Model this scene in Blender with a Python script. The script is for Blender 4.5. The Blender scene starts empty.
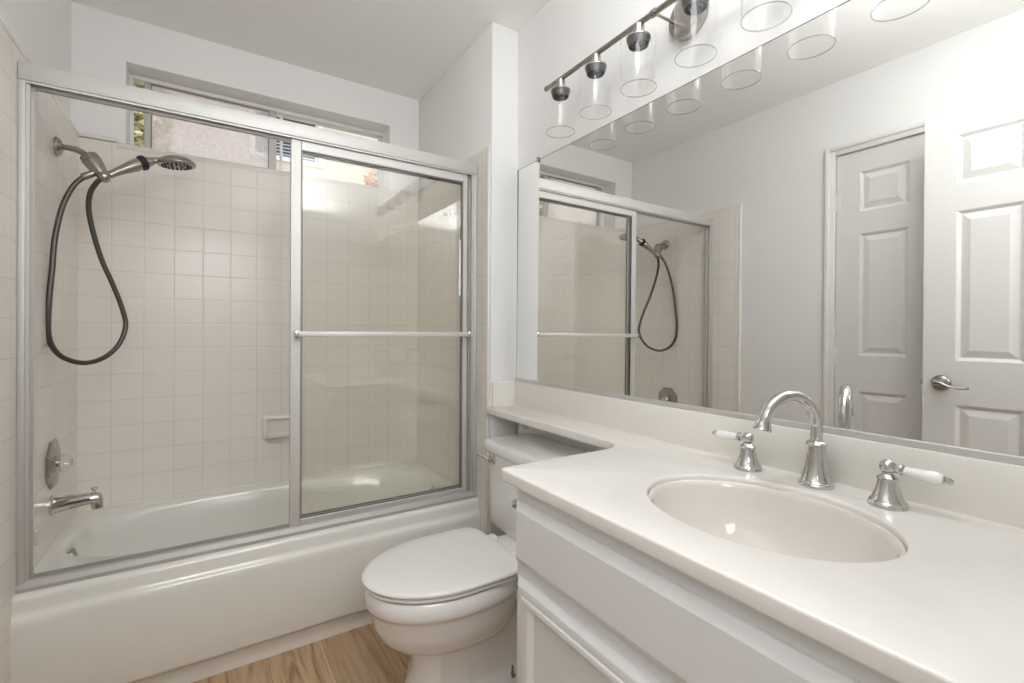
import bpy, bmesh, math, random
from mathutils import Vector, Matrix

C = bpy.context.scene
COL = C.collection
PI = math.pi
H = 1.18                      # eye height of the photograph above the floor

# ------------------------------------------------------------------ camera
F_PX, YAW, PITCH, ROLL, HORIZON = 472.27, 0.5733, -0.0017, 0.005, 332.16
cam_data = bpy.data.cameras.new('camera')
cam = bpy.data.objects.new('camera', cam_data)
COL.objects.link(cam)
cam_data.sensor_width = 36.0
cam_data.lens = F_PX / 1024 * 36.0
cam_data.shift_y = (HORIZON - 341.5) / 1024
cam_data.clip_start = 0.01
fw = Vector((math.sin(YAW) * math.cos(PITCH), math.cos(YAW) * math.cos(PITCH), math.sin(PITCH)))
rt = Vector((math.cos(YAW), -math.sin(YAW), 0))
up = rt.cross(fw)
r2 = rt * math.cos(ROLL) + up * math.sin(ROLL)
u2 = up * math.cos(ROLL) - rt * math.sin(ROLL)
m3 = Matrix((r2, u2, -fw)).transposed()
cam.matrix_world = Matrix.Translation((0, 0, H)) @ m3.to_4x4()
C.camera = cam

# ------------------------------------------------------------------ light and exposure
C.view_settings.view_transform = 'Standard'
C.view_settings.look = 'None'
C.view_settings.exposure = 0.08
C.view_settings.gamma = 1.0
C.view_settings.use_curve_mapping = False
C.cycles.max_bounces = 16
C.cycles.diffuse_bounces = 8
C.cycles.glossy_bounces = 8
C.cycles.transmission_bounces = 10
C.cycles.transparent_max_bounces = 24
C.cycles.caustics_reflective = False
C.cycles.caustics_refractive = False
C.cycles.use_denoising = True
C.cycles.sample_clamp_indirect = 6.0

world = bpy.data.worlds.new('overcast_sky')
C.world = world
world.use_nodes = True
bg = world.node_tree.nodes['Background']
bg.inputs[0].default_value = (0.90, 0.95, 1.0, 1)
bg.inputs[1].default_value = 1.65


def area(name, loc, rot, size, watts, color=(1, 0.97, 0.93), shape='DISK', size_y=None):
    d = bpy.data.lights.new(name, 'AREA')
    d.shape = shape
    d.size = size
    if size_y:
        d.size_y = size_y
    d.energy = watts
    d.color = color
    o = bpy.data.objects.new(name, d)
    COL.objects.link(o)
    o.location = loc
    o.rotation_euler = rot
    return o


LW = (0.97, 0.985, 1.0)
area('ceiling_fill', (0.34, 0.42, 2.515), (0, 0, 0), 0.46, 5.6, LW)  # added fill light under the ceiling, no fixture known there
area('bounce_flash', (0.56, 0.25, 2.08), (PI, 0, 0), 0.6, 12.8, LW, 'RECTANGLE', 0.4)
area('hall_fill', (-0.06, -0.6, 1.85), (PI / 2 + 0.12, 0, 0), 1.0, 16.5, LW, 'RECTANGLE', 0.6)  # unseen fill light added in the hall, shining in through the doorway

# ------------------------------------------------------------------ materials
MATS = {}


def mat(name, color, rough=0.5, metal=0.0, coat=0.0, spec=0.5, bump=None, var=None):
    m = bpy.data.materials.new(name)
    m.use_nodes = True
    nt = m.node_tree
    p = nt.nodes['Principled BSDF']
    p.inputs['Base Color'].default_value = (*color, 1)
    p.inputs['Roughness'].default_value = rough
    p.inputs['Metallic'].default_value = metal
    p.inputs['Coat Weight'].default_value = coat
    p.inputs['Coat Roughness'].default_value = 0.08
    p.inputs['Specular IOR Level'].default_value = spec
    tc = nt.nodes.new('ShaderNodeTexCoord')
    if var:
        n = nt.nodes.new('ShaderNodeTexNoise')
        n.inputs['Scale'].default_value = var[0]
        n.inputs['Detail'].default_value = 4
        nt.links.new(tc.outputs['Object'], n.inputs['Vector'])
        mr = nt.nodes.new('ShaderNodeMapRange')
        mr.inputs['From Min'].default_value = 0.3
        mr.inputs['From Max'].default_value = 0.7
        mr.inputs['To Min'].default_value = 1 - var[1]
        mr.inputs['To Max'].default_value = 1 + var[1]
        nt.links.new(n.outputs['Fac'], mr.inputs['Value'])
        mx = nt.nodes.new('ShaderNodeMix')
        mx.data_type = 'RGBA'
        mx.blend_type = 'MULTIPLY'
        mx.inputs['Factor'].default_value = 1
        mx.inputs[6].default_value = (*color, 1)
        nt.links.new(mr.outputs['Result'], mx.inputs[7])
        nt.links.new(mx.outputs[2], p.inputs['Base Color'])
    if bump:
        n = nt.nodes.new('ShaderNodeTexNoise')
        n.inputs['Scale'].default_value = bump[0]
        n.inputs['Detail'].default_value = 3
        nt.links.new(tc.outputs['Object'], n.inputs['Vector'])
        b = nt.nodes.new('ShaderNodeBump')
        b.inputs['Strength'].default_value = bump[1]
        b.inputs['Distance'].default_value = 0.002
        nt.links.new(n.outputs['Fac'], b.inputs['Height'])
        nt.links.new(b.outputs['Normal'], p.inputs['Normal'])
    MATS[name] = m
    return m


WALL = mat('painted_wall', (0.835, 0.832, 0.822), 0.55, bump=(60, 0.08))
CEIL = mat('painted_ceiling', (0.90, 0.90, 0.89), 0.8, bump=(90, 0.1))
TRIMW = mat('white_trim_paint', (0.80, 0.79, 0.77), 0.35)
DOORW = mat('white_door_paint', (0.76, 0.75, 0.735), 0.38, bump=(160, 0.05))
CABW = mat('white_cabinet_paint', (0.755, 0.76, 0.76), 0.32)
PORC = mat('white_porcelain', (0.80, 0.79, 0.77), 0.12, coat=0.6)
PLAST = mat('white_seat_plastic', (0.80, 0.785, 0.76), 0.22)
TUBW = mat('tub_enamel', (0.765, 0.76, 0.715), 0.14, coat=0.5)
COUNTER = mat('cream_worktop', (0.80, 0.77, 0.73), 0.22, var=(14, 0.015))
SPLASH = mat('cream_backsplash', (0.78, 0.755, 0.70), 0.25, var=(14, 0.015))
SINKW = mat('white_sink_glaze', (0.74, 0.695, 0.645), 0.10, coat=0.5)
CHROME = mat('polished_chrome', (0.62, 0.61, 0.595), 0.06, 1.0)
ALU = mat('brushed_aluminium', (0.62, 0.61, 0.59), 0.55, 0.55)
ALUT = mat('dull_track_aluminium', (0.46, 0.44, 0.415), 0.5, 0.35)
ALUW = mat('pale_window_aluminium', (0.76, 0.76, 0.745), 0.45, 0.25)
SASHM = mat('shaded_sash_aluminium', (0.46, 0.46, 0.435), 0.45, 0.4)  # window aluminium with the shade on the sash put into its colour
NICKEL = mat('brushed_nickel', (0.40, 0.375, 0.345), 0.27, 1.0)
NICKELD = mat('dark_nickel', (0.32, 0.30, 0.275), 0.30, 1.0)
HOSE = mat('dark_metal_hose', (0.10, 0.092, 0.082), 0.35, 0.7)
DARK = mat('black_rubber', (0.02, 0.02, 0.02), 0.5)
GASKET = mat('grey_gasket', (0.17, 0.165, 0.15), 0.6)
SOCKIN = mat('dark_lamp_socket', (0.09, 0.09, 0.095), 0.35, 0.6)
MEDGE = mat('mirror_edge', (0.12, 0.12, 0.115), 0.3)
PORCL = mat('white_lever_porcelain', (0.86, 0.85, 0.83), 0.1, coat=0.5)
TILEP = mat('soap_dish_ceramic', (0.80, 0.76, 0.715), 0.18)
STUCCO = mat('peach_stucco', (0.74, 0.63, 0.53), 0.9, bump=(40, 0.5), var=(9, 0.07))
BLIND = mat('blue_white_blind', (0.66, 0.70, 0.80), 0.5)
NWHITE = mat('exterior_white_frame', (0.82, 0.82, 0.82), 0.5)
LEAF = mat('olive_leaf', (0.36, 0.36, 0.14), 0.6, var=(12, 0.4))  # the leaf's own olive green, varied at random
LEAFO = mat('orange_leaf', (0.80, 0.46, 0.30), 0.6, var=(12, 0.3))
LEAFT = mat('straw_leaf', (0.74, 0.62, 0.40), 0.6, var=(12, 0.3))
BARK = mat('grey_bark', (0.20, 0.16, 0.12), 0.8)


def mirror_mat():
    m = bpy.data.materials.new('silvered_glass')
    m.use_nodes = True
    nt = m.node_tree
    nt.nodes.clear()
    g = nt.nodes.new('ShaderNodeBsdfGlossy')
    g.inputs['Color'].default_value = (0.90, 0.90, 0.885, 1)
    g.inputs['Roughness'].default_value = 0.0
    o = nt.nodes.new('ShaderNodeOutputMaterial')
    nt.links.new(g.outputs[0], o.inputs[0])
    return m


MIRROR = mirror_mat()


def clear_glass(name, tint, ior=1.5, haze=0.0, faces=1.0):
    """thin clear pane: Fresnel reflection over straight-through light"""
    m = bpy.data.materials.new(name)
    m.use_nodes = True
    nt = m.node_tree
    nt.nodes.clear()
    t = nt.nodes.new('ShaderNodeBsdfTransparent')
    t.inputs['Color'].default_value = (*tint, 1)
    g = nt.nodes.new('ShaderNodeBsdfGlossy')
    g.inputs['Roughness'].default_value = 0.0
    g.inputs['Color'].default_value = (1, 1, 1, 1)
    f = nt.nodes.new('ShaderNodeFresnel')
    f.inputs['IOR'].default_value = ior
    mx = nt.nodes.new('ShaderNodeMixShader')
    gm = nt.nodes.new('ShaderNodeNewGeometry')
    front = nt.nodes.new('ShaderNodeMath')          # inner faces of the pane only let light through
    front.operation = 'SUBTRACT'
    front.inputs[0].default_value = 1.0
    nt.links.new(gm.outputs['Backfacing'], front.inputs[1])
    fm = nt.nodes.new('ShaderNodeMath')
    fm.operation = 'MULTIPLY'
    nt.links.new(f.outputs[0], fm.inputs[0])
    nt.links.new(front.outputs[0], fm.inputs[1])
    fk = nt.nodes.new('ShaderNodeMath')              # both faces of the pane reflect
    fk.operation = 'MULTIPLY'
    fk.use_clamp = True
    fk.inputs[1].default_value = faces
    nt.links.new(fm.outputs[0], fk.inputs[0])
    nt.links.new(fk.outputs[0], mx.inputs[0])
    last = t
    if haze:
        d = nt.nodes.new('ShaderNodeBsdfDiffuse')
        d.inputs['Color'].default_value = (0.8, 0.8, 0.76, 1)
        h = nt.nodes.new('ShaderNodeMixShader')
        h.inputs[0].default_value = haze
        nt.links.new(t.outputs[0], h.inputs[1])
        nt.links.new(d.outputs[0], h.inputs[2])
        last = h
    nt.links.new(last.outputs[0], mx.inputs[1])
    nt.links.new(g.outputs[0], mx.inputs[2])
    o = nt.nodes.new('ShaderNodeOutputMaterial')
    nt.links.new(mx.outputs[0], o.inputs[0])
    return m


SHGLASS = clear_glass('shower_glass', (0.985, 0.986, 0.974), 1.52, 0.0, 1.6)
LAMPGLASS = clear_glass('lamp_shade_glass', (1, 1, 1), 1.40)
RIMGLASS = clear_glass('lamp_shade_rim_glass', (0.80, 0.80, 0.79), 1.45)  # grey tint stands in for the refraction darkening along the rim
WINGLASS = clear_glass('window_glass', (0.97, 0.98, 0.97), 1.45)
CRYSTAL = clear_glass('crystal_knob', (0.93, 0.93, 0.92), 1.8, 0.12)


def obscure_glass():
    m = bpy.data.materials.new('pebbled_window_glass')
    m.use_nodes = True
    nt = m.node_tree
    nt.nodes.clear()
    tc = nt.nodes.new('ShaderNodeTexCoord')
    n = nt.nodes.new('ShaderNodeTexNoise')
    n.inputs['Scale'].default_value = 75
    n.inputs['Detail'].default_value = 8
    n.inputs['Roughness'].default_value = 0.65
    nt.links.new(tc.outputs['Object'], n.inputs['Vector'])
    cr = nt.nodes.new('ShaderNodeValToRGB')
    e = cr.color_ramp.elements
    e[0].position, e[0].color = 0.34, (0.78, 0.79, 0.90, 1)
    e[1].position, e[1].color = 0.60, (1.0, 0.98, 0.94, 1)
    nt.links.new(n.outputs['Fac'], cr.inputs[0])
    b = nt.nodes.new('ShaderNodeBump')
    b.inputs['Strength'].default_value = 0.6
    b.inputs['Distance'].default_value = 0.004
    nt.links.new(n.outputs['Fac'], b.inputs['Height'])
    tl = nt.nodes.new('ShaderNodeBsdfTranslucent')
    nt.links.new(cr.outputs[0], tl.inputs['Color'])
    tp = nt.nodes.new('ShaderNodeBsdfTransparent')
    nt.links.new(cr.outputs[0], tp.inputs['Color'])
    mx = nt.nodes.new('ShaderNodeMixShader')
    mx.inputs[0].default_value = 0.60
    nt.links.new(tl.outputs[0], mx.inputs[1])
    nt.links.new(tp.outputs[0], mx.inputs[2])
    g = nt.nodes.new('ShaderNodeBsdfGlossy')
    g.inputs['Roughness'].default_value = 0.15
    nt.links.new(b.outputs['Normal'], g.inputs['Normal'])
    m2 = nt.nodes.new('ShaderNodeMixShader')
    m2.inputs[0].default_value = 0.05
    nt.links.new(mx.outputs[0], m2.inputs[1])
    nt.links.new(g.outputs[0], m2.inputs[2])
    o = nt.nodes.new('ShaderNodeOutputMaterial')
    nt.links.new(m2.outputs[0], o.inputs[0])
    return m


OBSCURE = obscure_glass()


def mnode(nt, op, a=None, b=None, c=None):
    n = nt.nodes.new('ShaderNodeMath')
    n.operation = op
    for i, v in enumerate((a, b, c)):
        if v is None:
            continue
        if isinstance(v, (int, float)):
            n.inputs[i].default_value = v
        else:
            nt.links.new(v, n.inputs[i])
    return n.outputs[0]


def tile_mat(name, axis, origin, z0, pitch=0.1095, zp=0.1105):
    m = bpy.data.materials.new(name)
    m.use_nodes = True
    nt = m.node_tree
    p = nt.nodes['Principled BSDF']
    tc = nt.nodes.new('ShaderNodeTexCoord')
    s = nt.nodes.new('ShaderNodeSeparateXYZ')
    nt.links.new(tc.outputs['Object'], s.inputs[0])
    a = mnode(nt, 'PINGPONG', mnode(nt, 'SUBTRACT', s.outputs[axis], origin), pitch / 2)
    b = mnode(nt, 'PINGPONG', mnode(nt, 'SUBTRACT', s.outputs[2], z0), zp / 2)
    d = mnode(nt, 'MINIMUM', a, b)
    mr = nt.nodes.new('ShaderNodeMapRange')
    mr.interpolation_type = 'SMOOTHSTEP'
    mr.inputs['From Min'].default_value = 0.0006
    mr.inputs['From Max'].default_value = 0.0020
    nt.links.new(d, mr.inputs['Value'])
    # a little tone difference from tile to tile
    ia = mnode(nt, 'FLOOR', mnode(nt, 'DIVIDE', mnode(nt, 'SUBTRACT', s.outputs[axis], origin), pitch))
    ib = mnode(nt, 'FLOOR', mnode(nt, 'DIVIDE', mnode(nt, 'SUBTRACT', s.outputs[2], z0), zp))
    cx = nt.nodes.new('ShaderNodeCombineXYZ')
    nt.links.new(ia, cx.inputs[0])
    nt.links.new(ib, cx.inputs[1])
    wn = nt.nodes.new('ShaderNodeTexWhiteNoise')
    nt.links.new(cx.outputs[0], wn.inputs['Vector'])
    tone = nt.nodes.new('ShaderNodeMix')
    tone.data_type = 'RGBA'
    tone.inputs[6].default_value = (0.83, 0.785, 0.73, 1)
    tone.inputs[7].default_value = (0.845, 0.80, 0.745, 1)
    nt.links.new(wn.outputs['Value'], tone.inputs['Factor'])
    mx = nt.nodes.new('ShaderNodeMix')
    mx.data_type = 'RGBA'
    mx.inputs[6].default_value = (0.715, 0.66, 0.605, 1)
    nt.links.new(tone.outputs[2], mx.inputs[7])
    nt.links.new(mr.outputs[0], mx.inputs['Factor'])
    nt.links.new(mx.outputs[2], p.inputs['Base Color'])
    p.inputs['Roughness'].default_value = 0.26
    mh = nt.nodes.new('ShaderNodeMapRange')
    mh.interpolation_type = 'SMOOTHSTEP'
    mh.inputs['From Min'].default_value = 0.0005
    mh.inputs['From Max'].default_value = 0.0045
    nt.links.new(d, mh.inputs['Value'])
    n = nt.nodes.new('ShaderNodeTexNoise')
    n.inputs['Scale'].default_value = 9
    nt.links.new(tc.outputs['Object'], n.inputs['Vector'])
    hh = mnode(nt, 'MULTIPLY_ADD', n.outputs['Fac'], 0.35, mh.outputs[0])
    bp = nt.nodes.new('ShaderNodeBump')
    bp.inputs['Strength'].default_value = 0.4
    bp.inputs['Distance'].default_value = 0.0011
    nt.links.new(hh, bp.inputs['Height'])
    nt.links.new(bp.outputs['Normal'], p.inputs['Normal'])
    return m


TILE_X = tile_mat('cream_wall_tile', 0, -0.016, 1.871)
TILE_Y = tile_mat('cream_side_tile', 1, 2.624, 1.871)


def plank_mat():
    m = bpy.data.materials.new('oak_plank_floor')
    m.use_nodes = True
    nt = m.node_tree
    p = nt.nodes['Principled BSDF']
    tc = nt.nodes.new('ShaderNodeTexCoord')
    s = nt.nodes.new('ShaderNodeSeparateXYZ')
    nt.links.new(tc.outputs['Object'], s.inputs[0])
    w, L = 0.18, 1.83
    xs = mnode(nt, 'SUBTRACT', s.outputs[0], 0.3685)
    ix = mnode(nt, 'FLOOR', mnode(nt, 'DIVIDE', xs, w))
    wn = nt.nodes.new('ShaderNodeTexWhiteNoise')
    wn.noise_dimensions = '1D'
    nt.links.new(ix, wn.inputs['W'])
    ys = mnode(nt, 'MULTIPLY_ADD', wn.outputs['Value'], L, s.outputs[1])
    iy = mnode(nt, 'FLOOR', mnode(nt, 'DIVIDE', ys, L))
    a = mnode(nt, 'PINGPONG', xs, w / 2)
    b = mnode(nt, 'PINGPONG', ys, L / 2)
    d = mnode(nt, 'MINIMUM', a, b)
    cx = nt.nodes.new('ShaderNodeCombineXYZ')
    nt.links.new(ix, cx.inputs[0])
    nt.links.new(iy, cx.inputs[1])
    w2 = nt.nodes.new('ShaderNodeTexWhiteNoise')
    nt.links.new(cx.outputs[0], w2.inputs['Vector'])
    # grain: noise stretched along the plank, shifted per plank
    cv = nt.nodes.new('ShaderNodeCombineXYZ')
    nt.links.new(mnode(nt, 'MULTIPLY', s.outputs[0], 22), cv.inputs[0])
    nt.links.new(mnode(nt, 'MULTIPLY', s.outputs[1], 2.2), cv.inputs[1])
    nt.links.new(mnode(nt, 'MULTIPLY', w2.outputs['Value'], 37), cv.inputs[2])
    g = nt.nodes.new('ShaderNodeTexNoise')
    g.inputs['Scale'].default_value = 1.0
    g.inputs['Detail'].default_value = 6
    g.inputs['Distortion'].default_value = 1.4
    nt.links.new(cv.outputs[0], g.inputs['Vector'])
    cv2 = nt.nodes.new('ShaderNodeCombineXYZ')
    nt.links.new(mnode(nt, 'MULTIPLY', s.outputs[0], 140), cv2.inputs[0])
    nt.links.new(mnode(nt, 'MULTIPLY', s.outputs[1], 5), cv2.inputs[1])
    nt.links.new(mnode(nt, 'MULTIPLY', w2.outputs['Value'], 11), cv2.inputs[2])
    g2 = nt.nodes.new('ShaderNodeTexNoise')
    g2.inputs['Scale'].default_value = 1.0
    g2.inputs['Detail'].default_value = 3
    nt.links.new(cv2.outputs[0], g2.inputs['Vector'])
    gg = mnode(nt, 'ADD', mnode(nt, 'MULTIPLY', g.outputs['Fac'], 0.72), mnode(nt, 'MULTIPLY', g2.outputs['Fac'], 0.28))
    cr = nt.nodes.new('ShaderNodeValToRGB')
    e = cr.color_ramp.elements
    e[0].position, e[0].color = 0.33, (0.26, 0.155, 0.082, 1)
    e[1].position, e[1].color = 0.64, (0.60, 0.42, 0.265, 1)
    k = e.new(0.46)
    k.color = (0.47, 0.315, 0.19, 1)
    nt.links.new(gg, cr.inputs[0])
    tone = nt.nodes.new('ShaderNodeMapRange')
    tone.inputs['To Min'].default_value = 0.80
    tone.inputs['To Max'].default_value = 1.12
    nt.links.new(w2.outputs['Value'], tone.inputs['Value'])
    seam = nt.nodes.new('ShaderNodeMapRange')
    seam.inputs['From Min'].default_value = 0.0004
    seam.inputs['From Max'].default_value = 0.0016
    seam.inputs['To Min'].default_value = 0.55
    nt.links.new(d, seam.inputs['Value'])
    f = mnode(nt, 'MULTIPLY', tone.outputs[0], seam.outputs[0])
    mx = nt.nodes.new('ShaderNodeMix')
    mx.data_type = 'RGBA'
    mx.blend_type = 'MULTIPLY'
    mx.inputs['Factor'].default_value = 1
    nt.links.new(cr.outputs[0], mx.inputs[6])
    nt.links.new(f, mx.inputs[7])
    nt.links.new(mx.outputs[2], p.inputs['Base Color'])
    p.inputs['Roughness'].default_value = 0.42
    return m


OAK = plank_mat()

# ------------------------------------------------------------------ mesh helpers


def box(bm, x0, x1, y0, y1, z0, z1, bev=0.0, segs=2):
    r = bmesh.ops.create_cube(bm, size=1)
    vs = r['verts']
    for v in vs:
        v.co = Vector(((x0 + x1) / 2 + v.co.x * (x1 - x0), (y0 + y1) / 2 + v.co.y * (y1 - y0), (z0 + z1) / 2 + v.co.z * (z1 - z0)))
    if bev:
        es = list({e for v in vs for e in v.link_edges})
        bmesh.ops.bevel(bm, geom=es, offset=bev, segments=segs, profile=0.5, affect='EDGES')


def loft(bm, rings, cap0=True, cap1=True, closed=True):
    V = [[bm.verts.new(p) for p in r] for r in rings]
    n = len(V[0])
    for a, b in zip(V[:-1], V[1:]):
        for i in range(n if closed else n - 1):
            j = (i + 1) % n
            bm.faces.new((a[i], a[j], b[j], b[i]))
    if cap0:
        bm.faces.new(list(reversed(V[0])))
    if cap1:
        bm.faces.new(V[-1])
    return V


def frame_of(t):
    t = t.normalized()
    a = Vector((0, 0, 1)) if abs(t.z) < 0.9 else Vector((1, 0, 0))
    x = t.cross(a).normalized()
    return x, t.cross(x).normalized()


def lathe(bm, prof, origin, axis=(0, 0, 1), n=40, cap0=True, cap1=True):
    """prof = [(radius, distance along axis)]"""
    o = Vector(origin)
    t = Vector(axis).normalized()
    x, y = frame_of(t)
    rings = []
    for r, d in prof:
        rings.append([o + t * d + (x * math.cos(2 * PI * i / n) + y * math.sin(2 * PI * i / n)) * r for i in range(n)])
    loft(bm, rings, cap0, cap1)


def spline(pts, per=8):
    P = [Vector(p) for p in pts]
    out = []
    for i in range(len(P) - 1):
        p0 = P[max(i - 1, 0)]
        p1, p2 = P[i], P[i + 1]
        p3 = P[min(i + 2, len(P) - 1)]
        for k in range(per):
            t = k / per
            out.append(0.5 * ((2 * p1) + (p2 - p0) * t + (2 * p0 - 5 * p1 + 4 * p2 - p3) * t * t + (3 * p1 - p0 - 3 * p2 + p3) * t ** 3))
    out.append(P[-1])
    return out


def tube(bm, pts, rad, n=16, caps=True):
    P = [Vector(p) for p in pts]
    m = len(P)
    R = [rad] * m if isinstance(rad, (int, float)) else rad
    T = []
    for i in range(m):
        T.append((P[min(i + 1, m - 1)] - P[max(i - 1, 0)]).normalized())
    x, y = frame_of(T[0])
    rings = []
    for i in range(m):
        if i:
            q = T[i - 1].rotation_difference(T[i])
            x = q @ x
            y = T[i].cross(x).normalized()
            x = y.cross(T[i]).normalized()
        rings.append([P[i] + (x * math.cos(2 * PI * k / n) + y * math.sin(2 * PI * k / n)) * R[i] for k in range(n)])
    loft(bm, rings, caps, caps)


def world_loc(o):
    l = Vector((0, 0, 0))
    while o is not None:
        l = l + o.location
        o = o.parent
    return l


def obj(name, bm, m, parent=None, smooth=True, angle=35, free=False):
    """links the bmesh (built in world coordinates) as ONE mesh object"""
    bmesh.ops.recalc_face_normals(bm, faces=bm.faces[:])
    off = Vector((0, 0, 0))
    if parent is not None:
        off = world_loc(parent)
    elif not free:
        xs = [v.co for v in bm.verts]
        off = Vector(((min(v.x for v in xs) + max(v.x for v in xs)) / 2,
                      (min(v.y for v in xs) + max(v.y for v in xs)) / 2,
                      min(v.z for v in xs)))
    for v in bm.verts:
        v.co -= off
    me = bpy.data.meshes.new(name)
    bm.to_mesh(me)
    bm.free()
    me.materials.append(m)
    if smooth:
        for p in me.polygons:
            p.use_smooth = True
        me.set_sharp_from_angle(angle=math.radians(angle))
    o = bpy.data.objects.new(name, me)
    COL.objects.link(o)
    if parent is not None:
        o.parent = parent
    else:
        o.location = off
    return o


def tag(o, label, cat, group=None):
    o['label'] = label
    o['category'] = cat
    if group:
        o['group'] = group
    return o


def thing(name, loc, label, cat, group=None):
    o = bpy.data.objects.new(name, None)
    o.empty_display_size = 0.05
    COL.objects.link(o)
    o.location = loc
    return tag(o, label, cat, group)


def struct(name, bm, m, parent=None, **k):
    o = obj(name, bm, m, parent, free=True, **k)
    o['kind'] = 'structure'
    return o


def struct_empty(name, loc):
    o = bpy.data.objects.new(name, None)
    COL.objects.link(o)
    o.location = loc
    o['kind'] = 'structure'
    return o


def new():
    return bmesh.new()


# ------------------------------------------------------------------ the room
XL, XM, YB, YT, YP, ZC = -0.476, 1.178, 2.640, 1.925, 1.788, 2.536
XR = 1.044                     # painted face at the foot end of the tub
ZTT = 1.982                    # top of the tile

b = new(); box(b, -1.4, 1.4, -1.6, 2.80, -0.08, 0.0)
struct('floor', b, OAK, smooth=False)
b = new(); box(b, -1.4, 1.4, -1.6, 2.84, ZC, ZC + 0.08)
struct('ceiling', b, CEIL, smooth=False)

DY0, DY1, DZ = 0.470, 1.190, 2.140        # closet door opening in the left wall
b = new()
box(b, XL - 0.10, XL, -0.12, DY0, 0, ZC)
box(b, XL - 0.10, XL, DY1, 2.84, 0, ZC)
box(b, XL - 0.10, XL, DY0, DY1, DZ, ZC)
struct('wall_left', b, WALL, smooth=False)

WX0, WX1, WZ0, WZ1 = -0.300, 0.871, 1.976, 2.345
b = new()
box(b, XL, WX0, YB, 2.84, 0, ZC)
box(b, WX1, XR, YB, 2.84, 0, ZC)
box(b, WX0, WX1, YB, 2.84, 0, WZ0)
box(b, WX0, WX1, YB, 2.84, WZ1, ZC)
struct('wall_back', b, WALL, smooth=False)

b = new(); box(b, XM, XM + 0.10, -0.12, YP, 0, ZC)
struct('wall_right', b, WALL, smooth=False)
b = new(); box(b, XR, XM + 0.10, YP, 2.84, 0, ZC, 0.004)
struct('wall_return', b, WALL)
b = new()
box(b, XL - 0.1, -0.345, -0.12, 0.0, 0, ZC)
box(b, 0.46, XM, -0.12, 0.0, 0, ZC)
box(b, -0.345, 0.46, -0.12, 0.0, 2.155, ZC)
struct('wall_entry', b, WALL, smooth=False)
b = new()
box(b, -1.4, 1.4, -1.6, -1.5, 0, ZC)
box(b, -1.4, -1.3, -1.5, -0.12, 0, ZC)
box(b, 1.3, 1.4, -1.5, -0.12, 0, ZC)
struct('wall_hall', b, WALL, smooth=False)
b = new()
box(b, -0.345, -0.33, -0.12, 0.005, 0, 2.155)
box(b, 0.445, 0.46, -0.12, 0.005, 0, 2.155)
box(b, -0.33, 0.445, -0.12, 0.005, 2.14, 2.155)
struct('trim_1', b, TRIMW, smooth=False)

# --- tile round the tub
b = new(); box(b, XL, XR, 2.624, YB, 0.40, ZTT - 0.004)
box(b, WX0 + 0.001, WX1 - 0.001, YB - 0.004, 2.77, ZTT - 0.012, ZTT, 0.004)
t = struct('wall_tile_back', b, TILE_X, smooth=False)
b = new()
box(b, XL, WX0 - 0.03, 2.6225, YB, ZTT, ZTT + 0.018, 0.005)
box(b, WX0 - 0.03, WX1 + 0.03, 2.6225, YB, ZTT - 0.026, ZTT, 0.005)
box(b, WX1 + 0.03, XR, 2.6225, YB, ZTT - 0.02, ZTT + 0.004, 0.005)
struct('bullnose_tile', b, TILEP, t)
b = new()
loft(b, [[(XL, 1.735, z), (-0.460, 1.735, z), (-0.4565, 1.90, z), (-0.4525, 2.22, z), (-0.4525, 2.624, z), (XL, 2.624, z)] for z in (0.0, ZTT)])
t = struct('wall_tile_left', b, TILE_Y, smooth=False)
b = new(); box(b, XL, -0.461, 1.712, 1.7365, 0.0, ZTT, 0.006)
loft(b, [[(XL, 1.712, z), (-0.460 - d, 1.712, z), (-0.4555 - d, 1.90, z), (-0.4515 - d, 2.22, z), (-0.4515 - d, 2.622, z), (XL, 2.622, z)] for z, d in ((ZTT - 0.001, 0.0), (ZTT + 0.013, 0.0), (ZTT + 0.018, 0.005))])
struct('bullnose_tile', b, TILEP, t)
b = new(); box(b, 1.036, XR, 1.822, 2.624, 0.0, ZTT)
t = struct('wall_tile_right', b, TILE_Y, smooth=False)
b = new(); box(b, 1.035, XR, 1.799, 1.824, 0.0, ZTT, 0.006)
box(b, 1.035, XR, 1.799, 2.622, ZTT - 0.001, ZTT + 0.018, 0.005)
struct('bullnose_tile', b, TILEP, t)

# --- six panel doors: leaf built in (u along width, v up, w out of the face)


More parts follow.
